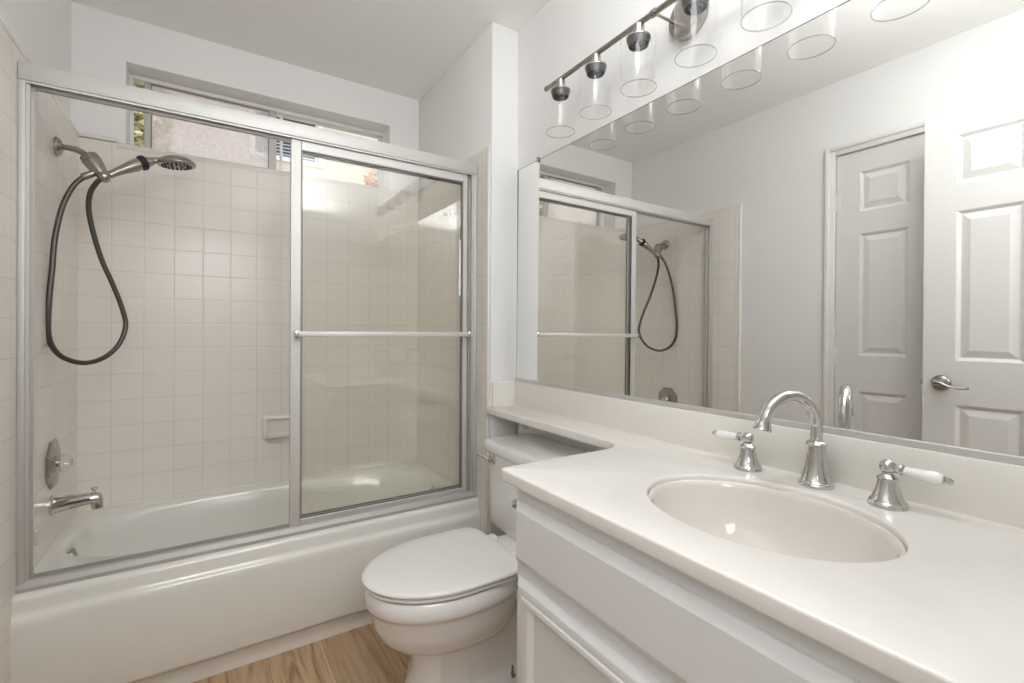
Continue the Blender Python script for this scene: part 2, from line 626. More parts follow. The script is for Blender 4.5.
def panel_leaf(bm, W, Hh, thick, us, zs, place):
    """us, zs: panel intervals. place(u, v, w) -> world point"""
    ub = sorted({0.0, W, *[a for p in us for a in p]})
    zb = sorted({0.0, Hh, *[a for p in zs for a in p]})

    def quad(pts):
        bm.faces.new([bm.verts.new(place(*p)) for p in pts])
    for i in range(len(ub) - 1):
        for j in range(len(zb) - 1):
            u0, u1, z0, z1 = ub[i], ub[i + 1], zb[j], zb[j + 1]
            if (u0, u1) in us and (z0, z1) in zs:
                steps = [(0, 0), (0.004, -0.0015), (0.014, -0.0085), (0.018, -0.0085), (0.044, -0.0015)]
                for (o0, w0), (o1, w1) in zip(steps[:-1], steps[1:]):
                    A = [(u0 + o0, z0 + o0, w0), (u1 - o0, z0 + o0, w0), (u1 - o0, z1 - o0, w0), (u0 + o0, z1 - o0, w0)]
                    B = [(u0 + o1, z0 + o1, w1), (u1 - o1, z0 + o1, w1), (u1 - o1, z1 - o1, w1), (u0 + o1, z1 - o1, w1)]
                    for k in range(4):
                        q = (k + 1) % 4
                        quad([A[k], A[q], B[q], B[k]])
                quad(B)
            else:
                quad([(u0, z0, 0), (u1, z0, 0), (u1, z1, 0), (u0, z1, 0)])
    # edges and back
    for a, c in (((0, 0), (W, 0)), ((W, 0), (W, Hh)), ((W, Hh), (0, Hh)), ((0, Hh), (0, 0))):
        quad([(*a, 0), (*c, 0), (*c, -thick), (*a, -thick)])
    quad([(0, 0, -thick), (W, 0, -thick), (W, Hh, -thick), (0, Hh, -thick)])
    bmesh.ops.remove_doubles(bm, verts=bm.verts[:], dist=0.0002)


PZ = [(0.225, 0.866), (1.048, 1.678), (1.790, 1.998)]
# closet door, shut, in the left wall
d1 = struct_empty('door_1', (XL, 0.83, 0))
b = new()
W1 = 0.708
panel_leaf(b, W1, 2.106, 0.035, [(0.106, 0.311), (0.397, 0.602)], PZ,
           lambda u, v, w: (XL - 0.006 + w, 1.184 - u, 0.028 + v))
struct('leaf', b, DOORW, d1, smooth=False)
b = new()
for y0, y1, z0, z1 in ((DY1 - 0.004, DY1 + 0.050, 0, DZ + 0.050), (DY0 - 0.050, DY0 + 0.004, 0, DZ + 0.050), (DY0 + 0.004, DY1 - 0.004, DZ - 0.004, DZ + 0.050)):
    box(b, XL - 0.001, XL + 0.011, y0, y1, z0, z1, 0.003)
for y0, y1, z0, z1 in ((DY1 + 0.022, DY1 + 0.044, 0, DZ + 0.044), (DY0 - 0.044, DY0 - 0.022, 0, DZ + 0.044), (DY0 - 0.022, DY1 + 0.022, DZ + 0.022, DZ + 0.044)):
    box(b, XL + 0.009, XL + 0.018, y0, y1, z0, z1, 0.004)
struct('casing', b, TRIMW, d1)
for z in (1.884, 1.07, 0.27):
    b = new()
    lathe(b, [(0.006, -0.042), (0.006, 0.042)], (XL + 0.006, 1.187, z), n=12)
    for k in (-0.030, -0.010, 0.010, 0.030):
        lathe(b, [(0.0068, k - 0.007), (0.0068, k + 0.007)], (XL + 0.006, 1.187, z), n=12)
    box(b, XL - 0.004, XL - 0.0015, 1.162, 1.186, z - 0.042, z + 0.042)
    struct('hinge', b, TRIMW, d1)

# entry door, swung open in front of the left wall
d2 = struct_empty('door_2', (-0.31, 0.03, 0))
XD = -0.295
b = new()
panel_leaf(b, 0.730, 2.106, 0.035, [(0.106, 0.308), (0.420, 0.622)], PZ,
           lambda u, v, w: (XD + w, 0.762 - u, 0.028 + v))
struct('leaf', b, DOORW, d2, smooth=False)
b = new()
box(b, XD - 0.029, XD - 0.006, 0.7618, 0.7632, 0.953, 1.008)
struct('latch_plate', b, NICKELD, d2)
b = new()
box(b, XD - 0.024, XD - 0.010, 0.763, 0.773, 0.969, 0.991, 0.002)
struct('latch_bolt', b, NICKELD, d2)
b = new()
lathe(b, [(0.0, -0.0005), (0.033, 0.0), (0.033, 0.003), (0.030, 0.008), (0.022, 0.012), (0.013, 0.014), (0.013, 0.040), (0.011, 0.046), (0, 0.046)], (XD, 0.700, 0.980), (1, 0, 0), cap0=False, cap1=False)
hd = struct('door_handle', b, NICKELD, d2)
b = new()
pp = spline([(XD + 0.042, 0.712, 0.986), (XD + 0.046, 0.690, 0.981), (XD + 0.048, 0.66, 0.969), (XD + 0.048, 0.63, 0.963), (XD + 0.044, 0.602, 0.968)], 6)
tube(b, pp, [0.010 - 0.0055 * min(1, i / 14) for i in range(len(pp))], 12)
struct('lever', b, NICKEL, hd)

# --- the high window over the tub
w1 = struct_empty('window_1', (0.285, 2.79, WZ0))
YW = 2.752


def ring_frame(bm, x0, x1, z0, z1, y0, y1, wl, wr, wt, wb, bev=0.0015):
    box(bm, x0, x0 + wl, y0, y1, z0, z1, bev, 1)
    box(bm, x1 - wr, x1, y0, y1, z0, z1, bev, 1)
    box(bm, x0 + wl, x1 - wr, y0, y1, z1 - wt, z1, bev, 1)
    box(bm, x0 + wl, x1 - wr, y0, y1, z0, z0 + wb, bev, 1)


b = new(); ring_frame(b, WX0, WX1 + 0.012, WZ0, WZ1, YW, YW + 0.05, 0.012, 0.020, 0.020, 0.020)
struct('window_frame', b, ALUW, w1)
b = new(); box(b, -0.288, -0.246, YW + 0.030, YW + 0.034, WZ0 + 0.02, WZ1 - 0.02)
struct('side_pane', b, WINGLASS, w1, smooth=False)
b = new(); ring_frame(b, -0.2475, 0.303, WZ0 + 0.016, WZ1 - 0.020, YW + 0.004, YW + 0.022, 0.026, 0.038, 0.006, 0.020)
sash = struct('sliding_sash', b, SASHM, w1)
b = new()
box(b, -0.2225, -0.2185, YW + 0.002, YW + 0.0045, WZ0 + 0.036, WZ1 - 0.026)
box(b, 0.264, 0.267, YW + 0.002, YW + 0.0045, WZ0 + 0.036, WZ1 - 0.026)
box(b, -0.2185, 0.264, YW + 0.002, YW + 0.0045, WZ1 - 0.030, WZ1 - 0.026)
struct('sash_gasket', b, GASKET, sash, smooth=False)
b = new(); box(b, -0.2215, 0.265, YW + 0.010, YW + 0.015, WZ0 + 0.036, WZ1 - 0.026)
struct('pebbled_pane', b, OBSCURE, sash, smooth=False)
b = new(); box(b, -0.254, -0.245, YW - 0.004, YW + 0.008, 2.19, 2.245, 0.002)
struct('latch', b, DARK, sash)
b = new(); ring_frame(b, 0.322, 0.864, WZ0 + 0.016, WZ1 - 0.018, YW + 0.026, YW + 0.046, 0.014, 0.014, 0.008, 0.020)
fs = struct('fixed_sash', b, ALUW, w1)
b = new(); box(b, 0.336, 0.850, YW + 0.034, YW + 0.038, WZ0 + 0.036, WZ1 - 0.026)
struct('clear_pane', b, WINGLASS, fs, smooth=False)

# ------------------------------------------------------------------ bathtub
tub = thing('bathtub', (0.285, 2.25, 0), 'long white enamelled alcove bathtub behind the sliding glass doors', 'bathtub')
TX0, TX1, TYB, ZR = -0.4605, 1.035, 2.624, 0.4240
NB = 96


def super_ring(x0, x1, y0, y1, z, e, n=NB):
    cx, cy, a, c = (x0 + x1) / 2, (y0 + y1) / 2, (x1 - x0) / 2, (y1 - y0) / 2
    out = []
    for i in range(n):
        t = 2 * PI * i / n
        cs, sn = math.cos(t), math.sin(t)
        out.append((cx + a * math.copysign(abs(cs) ** (2 / e), cs), cy + c * math.copysign(abs(sn) ** (2 / e), sn), z))
    return out


def rect_ring(x0, x1, y0, y1, z, like):
    cx, cy, a, c = (x0 + x1) / 2, (y0 + y1) / 2, (x1 - x0) / 2, (y1 - y0) / 2
    out = []
    for x, y, _ in like:
        dx, dy = (x - cx) / a, (y - cy) / c
        s = max(abs(dx), abs(dy))
        out.append((cx + dx / s * a, cy + dy / s * c, z))
    return out


b = new()
bas = (-0.426, 0.975, 1.980, 2.572)
inner = super_ring(*bas, ZR, 2.7)
rect = rect_ring(TX0, TX1, 1.888, TYB, ZR, inner)
# snap the ring points nearest the corners onto the corners
for cxx, cyy in ((TX0, 1.888), (TX0, TYB), (TX1, 1.888), (TX1, TYB)):
    i = min(range(NB), key=lambda k: (rect[k][0] - cxx) ** 2 + (rect[k][1] - cyy) ** 2)
    rect[i] = (cxx, cyy, ZR)
rings = [rect, inner]
x0, x1, y0, y1 = bas
for dz, il, ir, iy, e in ((-0.006, 0.010, 0.010, 0.008, 2.7), (-0.020, 0.018, 0.022, 0.016, 2.7), (-0.08, 0.030, 0.050, 0.032, 2.8), (-0.18, 0.048, 0.120, 0.055, 2.9),
                          (-0.26, 0.075, 0.20, 0.080, 3.0), (-0.310, 0.12, 0.28, 0.115, 2.8), (-0.325, 0.18, 0.36, 0.16, 2.6), (-0.330, 0.40, 0.60, 0.24, 2.2)):
    rings.append(super_ring(x0 + il, x1 - ir, y0 + iy, y1 - iy, ZR + dz, e))
loft(b, rings, cap0=False, cap1=True)
# apron: profile swept along x
prof = [(1.888, ZR), (1.879, ZR - 0.002), (1.8735, ZR - 0.008), (1.871, ZR - 0.018), (1.8705, ZR - 0.043), (1.868, ZR - 0.052), (1.861, ZR - 0.060), (1.8565, ZR - 0.070), (1.855, ZR - 0.085),
        (1.862, 0.20), (1.865, 0.092), (1.869, 0.080), (1.884, 0.074), (1.901, 0.070), (1.9045, 0.064), (1.9035, 0.057), (1.903, 0.050), (1.903, 0.0), (1.95, 0.0)]
xs = [TX0, TX0 + 0.006, TX0 + 0.03] + [TX0 + 0.03 + (TX1 - TX0 - 0.06) * i / 12 for i in range(1, 12)] + [TX1 - 0.03, TX1 - 0.006, TX1]
loft(b, [[(x, y, z) for y, z in prof] for x in xs], False, False, closed=False)
bmesh.ops.remove_doubles(b, verts=b.verts[:], dist=0.001)
obj('tub_shell', b, TUBW, tub, angle=50)
b = new()
lathe(b, [(0.0, 0.010), (0.018, 0.010), (0.027, 0.007), (0.030, 0.002), (0.030, 0.0)], (-0.4015, 2.265, 0.368), (1, 0, 0.12), cap0=False, cap1=True)
lathe(b, [(0.0, 0.014), (0.005, 0.013), (0.006, 0.010)], (-0.4015, 2.265, 0.368), (1, 0, 0.12), n=12, cap0=False, cap1=True)
obj('overflow_plate', b, NICKEL, tub)

# ------------------------------------------------------------------ sliding shower enclosure
ZTK = 0.4235
sf = thing('shower_door_frame', (0.285, 1.92, ZTK), 'fixed aluminium frame with header and track on the tub rim', 'shower frame')
b = new()
box(b, -0.4560, 1.034, 1.895, 1.955, 1.8945, 1.9450, 0.003)
box(b, -0.460, 1.033, 1.900, 1.904, 1.8885, 1.8955)
box(b, -0.460, 1.033, 1.926, 1.930, 1.8835, 1.8955)
box(b, -0.460, 1.033, 1.950, 1.954, 1.8885, 1.8955)
obj('header', b, ALU, sf)
b = new()
loft(b, [[(x, 1.8920, ZTK), (x, 1.8920, ZTK + 0.012), (x, 1.9000, ZTK + 0.026), (x, 1.9060, ZTK + 0.030), (x, 1.9100, ZTK + 0.030), (x, 1.9105, ZTK + 0.020), (x, 1.9300, ZTK + 0.020), (x, 1.9305, ZTK + 0.034), (x, 1.9340, ZTK + 0.034), (x, 1.9345, ZTK + 0.020), (x, 1.9540, ZTK + 0.018), (x, 1.9540, ZTK)] for x in (-0.460, 1.033)])
obj('bottom_track', b, ALUT, sf, smooth=False)
for side, x0, x1 in (('left', -0.4565, -0.428), ('right', 1.008, 1.034)):
    b = new()
    s = 1 if side == 'left' else -1
    a0 = x0 if s > 0 else x1
    box(b, min(a0, a0 + s * 0.016), max(a0, a0 + s * 0.016), 1.898, 1.952, ZTK + 0.02, 1.8945, 0.002)
    box(b, min(a0, a0 + s * 0.024), max(a0, a0 + s * 0.024), 1.906, 1.912, ZTK + 0.02, 1.8945, 0.001, 1)
    box(b, min(a0, a0 + s * 0.030), max(a0, a0 + s * 0.030), 1.925, 1.933, ZTK + 0.02, 1.8945, 0.001, 1)
    jm = obj('side_jamb', b, ALU, sf)
    if s > 0:
        b = new()
        box(b, -0.446, -0.418, 1.932, 1.954, 0.540, 0.580, 0.003)
        obj('bumper', b, mat('clear_vinyl', (0.62, 0.59, 0.54), 0.3), jm)
        for z in (1.19, 0.75):
            b = new(); lathe(b, [(0.0, 0.002), (0.003, 0.001), (0.0035, 0)], (-0.4455, 1.919, z), (1, 0, 0), n=10, cap0=False)
            obj('screw', b, NICKELD, jm)


def slider(label, x0, x1, y0, y1, bar):
    z0, z1 = ZTK + 0.024, 1.8910
    t = thing('sliding_glass_panel', ((x0 + x1) / 2, (y0 + y1) / 2, z0), label, 'shower door', 'sliding shower panels')
    wl, wr, wt, wb = 0.036, 0.020, 0.038, 0.026
    b = new()
    ring_frame(b, x0, x1, z0, z1, y0, y1, wl, wr, wt, wb, 0.002)
    box(b, x0 + 0.012, x0 + 0.015, y0 - 0.0012, y0, z0, z1)
    obj('panel_frame', b, ALU, t)
    g = 0.007
    b = new()
    ring_frame(b, x0 + wl - 0.002, x1 - wr + 0.001, z0 + wb - 0.002, z1 - wt + 0.002, y0 + 0.003, y1 - 0.003, 0.004, 0.009, 0.007, 0.006, 0)
    obj('gasket', b, GASKET, t, smooth=False)
    b = new()
    yc = (y0 + y1) / 2
    box(b, x0 + wl, x1 - wr, yc - 0.0025, yc + 0.0025, z0 + wb, z1 - wt)
    obj('glass', b, SHGLASS, t, smooth=False)
    if bar:
        b = new()
        box(b, x0 + 0.020, x1 + 0.008, y0 - 0.040, y0 - 0.034, 1.156, 1.176, 0.002)
        tb = obj('towel_bar', b, ALU, t)
        for xx in (x0 + 0.018, x1 - 0.010):
            b = new()
            box(b, xx - 0.006, xx + 0.008, y0 - 0.042, y0 + 0.0005, 1.154, 1.178, 0.002)
            obj('bracket', b, CHROME, tb)
    return t


slider('front sliding glass shower panel carrying the long towel bar', 0.258, 0.990, 1.9105, 1.9260, True)
slider('rear sliding glass shower panel parked behind the one with the towel bar', 0.266, 1.000, 1.9345, 1.9490, False)

# ------------------------------------------------------------------ shower fittings on the left tile wall
XT = -0.4525
sa = thing('shower_pipe', (XT, 2.285, 1.827), 'nickel shower arm with cone bracket on the left tile wall', 'shower pipe')
b = new()
lathe(b, [(0.034, 0), (0.034, 0.006), (0.029, 0.013), (0.018, 0.018), (0.0, 0.019)], (XT, 2.285, 1.827), (1, 0, 0), cap1=False)
obj('flange', b, NICKEL, sa)
b = new()
tube(b, spline([(XT + 0.008, 2.285, 1.827), (-0.425, 2.281, 1.828), (-0.402, 2.276, 1.826), (-0.378, 2.270, 1.815), (-0.356, 2.264, 1.796)], 8), 0.0105, 16)
obj('arm_pipe', b, NICKEL, sa)
ax = Vector((0.046, -0.014, -0.072)).normalized()
b = new()
lathe(b, [(0.0, -0.016), (0.017, -0.016), (0.0275, -0.009), (0.029, 0.003), (0.029, 0.008), (0.0275, 0.010), (0.029, 0.012), (0.028, 0.022), (0.0215, 0.055), (0.0165, 0.080), (0.0125, 0.092), (0, 0.094)], (-0.357, 2.264, 1.797), ax, cap0=False, cap1=False)
cone = obj('cone_bracket', b, NICKEL, sa)
b = new()
lathe(b, [(0.0, -0.004), (0.0215, -0.004), (0.0215, 0.012), (0.0, 0.0125)], (-0.341, 2.259, 1.772) , (0.5, -0.85, 0.1), n=24, cap0=False, cap1=False)
b.clear()
lathe(b, [(0.012, 0), (0.012, 0.034), (0.0095, 0.040), (0.0, 0.041)], (-0.345, 2.256, 1.745), (-0.80, -0.12, -0.58), n=20, cap1=False)
obj('hose_outlet', b, NICKEL, cone)

HJ = Vector((-0.313, 2.250, 1.738))      # where the hand shower leaves the bracket
HG = Vector((-0.212, 2.284, 1.815))
HN = Vector((-0.172, 2.296, 1.836))
HH = Vector((-0.106, 2.316, 1.850))
b = new()
bmesh.ops.create_uvsphere(b, u_segments=20, v_segments=12, radius=0.0205, matrix=Matrix.Translation(HJ + Vector((-0.004, -0.002, -0.003))))
obj('pivot_ball', b, NICKEL, sa)

hs = thing('hand_shower', HJ, 'nickel hand shower with black trigger ring resting in the cone bracket', 'hand shower')
b = new()
pts = spline([HJ + Vector((0.010, 0.004, 0.006)), HJ.lerp(HG, 0.3), HJ.lerp(HG, 0.7), HG, HG.lerp(HN, 0.6), HN, HN.lerp(HH, 0.35)], 6)
rr = []
for i in range(len(pts)):
    s = i / (len(pts) - 1)
    rr.append(0.0135 + 0.0090 * math.exp(-((s - 0.40) / 0.16) ** 2) + 0.0045 * math.exp(-((s - 0.62) / 0.12) ** 2) - 0.001 * s)
tube(b, pts, rr, 20)
obj('grip', b, NICKEL, hs)
b = new()
dr = (HN - HG).normalized()
lathe(b, [(0.0, -0.011), (0.024, -0.011), (0.0275, -0.005), (0.0275, 0.005), (0.024, 0.011), (0, 0.011)], HG + dr * 0.004, dr, n=24, cap0=False, cap1=False)
obj('trigger_ring', b, DARK, hs)
hn = Vector((0.09, 0.03, -1)).normalized()      # spray direction
b = new()
lathe(b, [(0.0, -0.022), (0.022, -0.021), (0.045, -0.013), (0.060, -0.003), (0.066, 0.006), (0.066, 0.012), (0.063, 0.016), (0.056, 0.0165), (0.0, 0.0165)], HH, hn, n=44, cap0=False, cap1=False)
hd = obj('spray_head', b, NICKEL, hs)
b = new()
lathe(b, [(0.0, 0.0170), (0.050, 0.0175), (0.054, 0.0165)], HH, hn, n=40, cap0=False)
fp = obj('spray_plate', b, NICKELD, hd)
b = new()
vx, vy = frame_of(hn)
for rad, cnt in ((0.048, 22), (0.038, 16), (0.020, 8)):
    for k in range(cnt):
        a = 2 * PI * k / cnt
        lathe(b, [(0.0036, 0.0165), (0.0030, 0.0205), (0, 0.021)], HH + (vx * math.cos(a) + vy * math.sin(a)) * rad, hn, n=8, cap0=False, cap1=False)
noz = obj('nozzles', b, DARK, hd)

b = new()
hp = [(-0.374, 2.2515, 1.7225), (-0.388, 2.245, 1.703), (-0.403, 2.237, 1.672), (-0.423, 2.222, 1.603), (-0.437, 2.20, 1.491), (-0.441, 2.185, 1.38), (-0.446, 2.175, 1.277), (-0.449, 2.178, 1.177), (-0.442, 2.195, 1.122),
      (-0.417, 2.22, 1.08), (-0.368, 2.256, 1.059), (-0.319, 2.3, 1.077), (-0.283, 2.335, 1.124), (-0.266, 2.357, 1.193), (-0.277, 2.355, 1.263), (-0.302, 2.34, 1.349), (-0.331, 2.32, 1.436),
      (-0.351, 2.3, 1.524), (-0.363, 2.28, 1.613), (-0.357, 2.265, 1.672), (-0.338, 2.254, 1.710), (-0.320, 2.250, 1.730)]
sp = spline(hp, 14)
tube(b, sp, [0.0082 + 0.0005 * (i % 2) for i in range(len(sp))], 14)
tag(obj('shower_hose', b, HOSE, None, angle=60), 'dark looped metal hose hanging below the hand shower', 'hose')

sv = thing('tub_valve', (XT, 2.248, 0.711), 'octagonal chrome tub valve with clear crystal knob', 'valve')
b = new()
o8 = lambda r, d: [(XT + d, 2.248 + r * math.cos(PI / 8 + k * PI / 4), 0.711 + r * math.sin(PI / 8 + k * PI / 4)) for k in range(8)]
loft(b, [o8(0.088, 0.0), o8(0.088, 0.004), o8(0.082, 0.009), o8(0.060, 0.013), o8(0.036, 0.016)], True, True)
obj('escutcheon', b, NICKEL, sv, smooth=False)
b = new()
lathe(b, [(0.022, 0.010), (0.022, 0.016), (0.014, 0.018), (0.014, 0.024), (0.0, 0.024)], (XT, 2.248, 0.711), (1, 0, 0), cap1=False)
obj('stem', b, CHROME, sv)
b = new()
KN = 10
kr = [(0.014, 0.017), (0.025, 0.019), (0.034, 0.027), (0.035, 0.038), (0.029, 0.049), (0.014, 0.054)]
loft(b, [[(XT + d, 2.248 + r * math.cos(2 * PI * k / KN), 0.711 + r * math.sin(2 * PI * k / KN)) for k in range(KN)] for r, d in kr])
kb = obj('crystal_knob', b, CRYSTAL, sv, smooth=False)
b = new()
lathe(b, [(0.0125, 0.053), (0.0125, 0.056), (0.009, 0.0575), (0, 0.0575)], (XT, 2.248, 0.711), (1, 0, 0), n=20, cap1=False)
obj('knob_cap', b, CHROME, kb)

sp_ = thing('tub_spout', (XT, 2.24, 0.5650), 'chrome tub spout with diverter pull below the octagonal valve', 'spout')
b = new()
stations = [(0.0, 0.5680, 0.034, 0.034), (0.006, 0.5680, 0.034, 0.034), (0.010, 0.5680, 0.030, 0.031), (0.05, 0.5700, 0.027, 0.026), (0.09, 0.5730, 0.024, 0.022), (0.115, 0.5740, 0.023, 0.020), (0.132, 0.5710, 0.021, 0.022), (0.142, 0.5640, 0.018, 0.024), (0.148, 0.5550, 0.012, 0.022)]
rings = []
for d, zc, ry, rz in stations:
    rings.append([(XT + d * 0.93, 2.24 + ry * math.cos(2 * PI * k / 28), zc + rz * math.sin(2 * PI * k / 28)) for k in range(28)])
loft(b, rings)
lathe(b, [(0.017, 0), (0.016, 0.030), (0.0, 0.030)], (XT + 0.119, 2.24, 0.5660), (0.1, 0, -1), n=24, cap1=False)
obj('spout_body', b, CHROME, sp_)
b = new()
lathe(b, [(0.004, 0), (0.004, 0.010), (0.010, 0.015), (0.011, 0.018), (0.006, 0.021), (0, 0.021)], (XT + 0.113, 2.24, 0.5920), (0.08, 0, 1), n=20, cap1=False)
obj('diverter_pull', b, CHROME, sp_)

sd = thing('soap_dish', (0.304, 2.624, 0.638), 'cream ceramic soap dish recessed tray fixed to the back tile wall', 'soap dish')
b = new()
DX0, DX1, DZ0, DZ1 = 0.229, 0.379, 0.640, 0.758
dc = ((DX0 + DX1) / 2, (DZ0 + DZ1) / 2)


def dring(hw, hh, y, e=9):
    n = 48
    return [(dc[0] + hw * math.copysign(abs(math.cos(2 * PI * i / n)) ** (2 / e), math.cos(2 * PI * i / n)), y,
             dc[1] + hh * math.copysign(abs(math.sin(2 * PI * i / n)) ** (2 / e), math.sin(2 * PI * i / n))) for i in range(n)]


loft(b, [dring(0.075, 0.059, 2.6245), dring(0.075, 0.059, 2.612), dring(0.071, 0.055, 2.604), dring(0.060, 0.044, 2.600), dring(0.052, 0.037, 2.603), dring(0.049, 0.034, 2.618)], False, True)
obj('dish_frame', b, TILEP, sd)
b = new()
box(b, dc[0] - 0.058, dc[0] + 0.058, 2.566, 2.6185, DZ0 + 0.014, DZ0 + 0.026, 0.004)
box(b, dc[0] - 0.058, dc[0] + 0.058, 2.562, 2.570, DZ0 + 0.014, DZ0 + 0.040, 0.004)
obj('dish_tray', b, TILEP, sd)

# ------------------------------------------------------------------ toilet
to = thing('toilet', (0.75, 1.40, 0), 'white two-piece toilet with closed lid between tub and vanity', 'toilet')
CY = 1.397


def egg(xf, xr, hw, z, n=64, e_f=2.0, e_r=3.2, split=0.52, cy=CY, tp=0.14):
    xm = xf + (xr - xf) * split
    out = []
    for i in range(n):
        t = 2 * PI * i / n
        cs, sn = math.cos(t), math.sin(t)
        if cs < 0:
            x = xm - (xm - xf) * abs(cs) ** (2 / e_f)
            y = hw * math.copysign(abs(sn) ** (2 / e_f), sn)
        else:
            x = xm + (xr - xm) * abs(cs) ** (2 / e_r)
            y = hw * math.copysign(abs(sn) ** (2 / e_r), sn) * (1 - tp * abs(cs) ** 1.5)
        out.append((x, cy + y, z))
    return out


b = new()
loft(b, [egg(0.420, 0.86, 0.165, 0.4095), egg(0.402, 0.88, 0.182, 0.4095), egg(0.396, 0.885, 0.188, 0.402), egg(0.396, 0.885, 0.188, 0.366),
         egg(0.400, 0.885, 0.185, 0.357), egg(0.408, 0.885, 0.178, 0.351), egg(0.412, 0.885, 0.174, 0.340), egg(0.420, 0.885, 0.168, 0.300), egg(0.436, 0.88, 0.156, 0.262),
         egg(0.462, 0.87, 0.136, 0.232), egg(0.498, 0.86, 0.112, 0.210), egg(0.54, 0.85, 0.088, 0.198), egg(0.58, 0.84, 0.06, 0.19)])
# rear deck under the tank
box(b, 0.82, 1.06, CY - 0.125, CY + 0.125, 0.30, 0.413, 0.016, 3)


def ped(z, xf, xr, wf, wr, ch):
    """pedestal section with a chamfered nose"""
    return [(xf, CY - wf + ch, z), (xf + ch, CY - wf, z), (xf + (xr - xf) * 0.4, CY - wf, z), (xr, CY - wr, z), (xr, CY + wr, z), (xf + (xr - xf) * 0.4, CY + wf, z), (xf + ch, CY + wf, z), (xf, CY + wf - ch, z)]


loft(b, [ped(0.0, 0.520, 0.705, 0.100, 0.100, 0.045), ped(0.04, 0.520, 0.705, 0.100, 0.100, 0.045), ped(0.06, 0.533, 0.700, 0.092, 0.090, 0.045), ped(0.13, 0.545, 0.690, 0.086, 0.084, 0.042),
         ped(0.21, 0.540, 0.70, 0.092, 0.088, 0.045), ped(0.235, 0.535, 0.71, 0.098, 0.092, 0.05)])
loft(b, [ped(0.0, 0.66, 0.965, 0.100, 0.082, 0.01), ped(0.022, 0.66, 0.965, 0.098, 0.080, 0.01), ped(0.040, 0.66, 0.955, 0.078, 0.066, 0.01), ped(0.075, 0.66, 0.945, 0.066, 0.060, 0.01), ped(0.20, 0.66, 0.93, 0.062, 0.058, 0.01), ped(0.31, 0.66, 0.90, 0.085, 0.085, 0.01)])
obj('bowl', b, PORC, to, angle=45)
b = new()
LK = dict(e_r=11, split=0.56, tp=0.15)
loft(b, [egg(0.398, 0.848, 0.184, 0.4165, **LK), egg(0.393, 0.851, 0.188, 0.419, **LK), egg(0.393, 0.851, 0.188, 0.425, **LK), egg(0.398, 0.848, 0.184, 0.4275, **LK)])
for q in (0.53, 0.76):
    for sg in (-1, 1):
        box(b, q - 0.02, q + 0.02, CY + sg * 0.115 - 0.006, CY + sg * 0.115 + 0.006, 0.410, 0.418, 0.001)
obj('seat', b, PLAST, to)
b = new()
loft(b, [egg(0.396, 0.850, 0.186, 0.4290, **LK), egg(0.389, 0.854, 0.192, 0.432, **LK), egg(0.387, 0.856, 0.194, 0.438, **LK), egg(0.391, 0.853, 0.191, 0.4435, **LK), egg(0.402, 0.847, 0.182, 0.4465, **LK), egg(0.46, 0.82, 0.14, 0.448, **LK), egg(0.56, 0.74, 0.06, 0.4485, **LK)])
lid = obj('lid', b, PLAST, to, angle=50)
for s in (-1, 1):
    b = new()
    box(b, 0.845, 0.885, CY + s * 0.075 - 0.018, CY + s * 0.075 + 0.018, 0.412, 0.441, 0.006)
    obj('seat_hinge', b, PLAST, lid)
b = new()


def tank_ring(x0, x1, hw, z, n=96, bow=0.010):
    out = []
    e = 16
    for i in range(n):
        t = 2 * PI * i / n
        cs, sn = math.cos(t), math.sin(t)
        px, py = math.copysign(abs(cs) ** (2 / e), cs), math.copysign(abs(sn) ** (2 / e), sn)
        x = (x0 + x1) / 2 + (x1 - x0) / 2 * px
        if px < 0:
            x += bow * py * py * -px
        out.append((x, CY + 0.010 + hw * py, z))
    return out


loft(b, [tank_ring(0.950, 1.145, 0.227, 0.413), tank_ring(0.946, 1.152, 0.229, 0.419), tank_ring(0.942, 1.155, 0.233, 0.435), tank_ring(0.937, 1.158, 0.240, 0.704)])
obj('tank', b, PORC, to, angle=50)
b = new()
loft(b, [tank_ring(0.930, 1.160, 0.246, 0.704), tank_ring(0.924, 1.164, 0.252, 0.707), tank_ring(0.922, 1.165, 0.254, 0.714), tank_ring(0.922, 1.165, 0.254, 0.740), tank_ring(0.926, 1.163, 0.250, 0.747), tank_ring(0.938, 1.155, 0.234, 0.749)])
obj('tank_lid', b, PORC, to, angle=50)
b = new()
lathe(b, [(0.020, 0.0), (0.020, 0.007), (0.015, 0.011), (0.009, 0.013), (0.009, 0.024), (0, 0.024)], (0.946, 1.592, 0.678), (-1, 0, 0), n=24, cap1=False)
tube(b, spline([(0.926, 1.588, 0.678), (0.924, 1.612, 0.680), (0.920, 1.640, 0.683), (0.916, 1.665, 0.686)], 6), [0.0085] * 6 + [0.007] * 6 + [0.0055] * 7, 12)
obj('flush_lever', b, CHROME, to)
for s in (-1, 1):
    b = new()
    y = CY + s * 0.076
    lathe(b, [(0.011, 0.0), (0.011, 0.005), (0.0065, 0.006), (0.0065, 0.012), (0.0035, 0.013), (0.0035, 0.034), (0, 0.034)], (0.862, y, 0.028), n=12, cap1=False)
    obj('floor_bolt', b, NICKELD, to)

# ------------------------------------------------------------------ vanity
va = thing('vanity_cabinet', (0.89, 0.47, 0), 'white vanity cabinet with wide drawer front and raised-frame doors', 'vanity')
VX, VY1 = 0.622, 0.936
b = new()
box(b, VX, VX + 0.02, 0.004, VY1, 0.10, 0.8205, 0.0015, 1)
for y0 in (0.004, VY1 - 0.018):
    box(b, VX + 0.019, 1.170, y0, y0 + 0.018, 0.10, 0.8205)
box(b, VX + 0.019, 1.170, 0.02, VY1 - 0.016, 0.10, 0.118)
box(b, VX + 0.06, 1.170, 0.006, VY1 - 0.002, 0.0, 0.10)
obj('carcass', b, CABW, va, smooth=False)


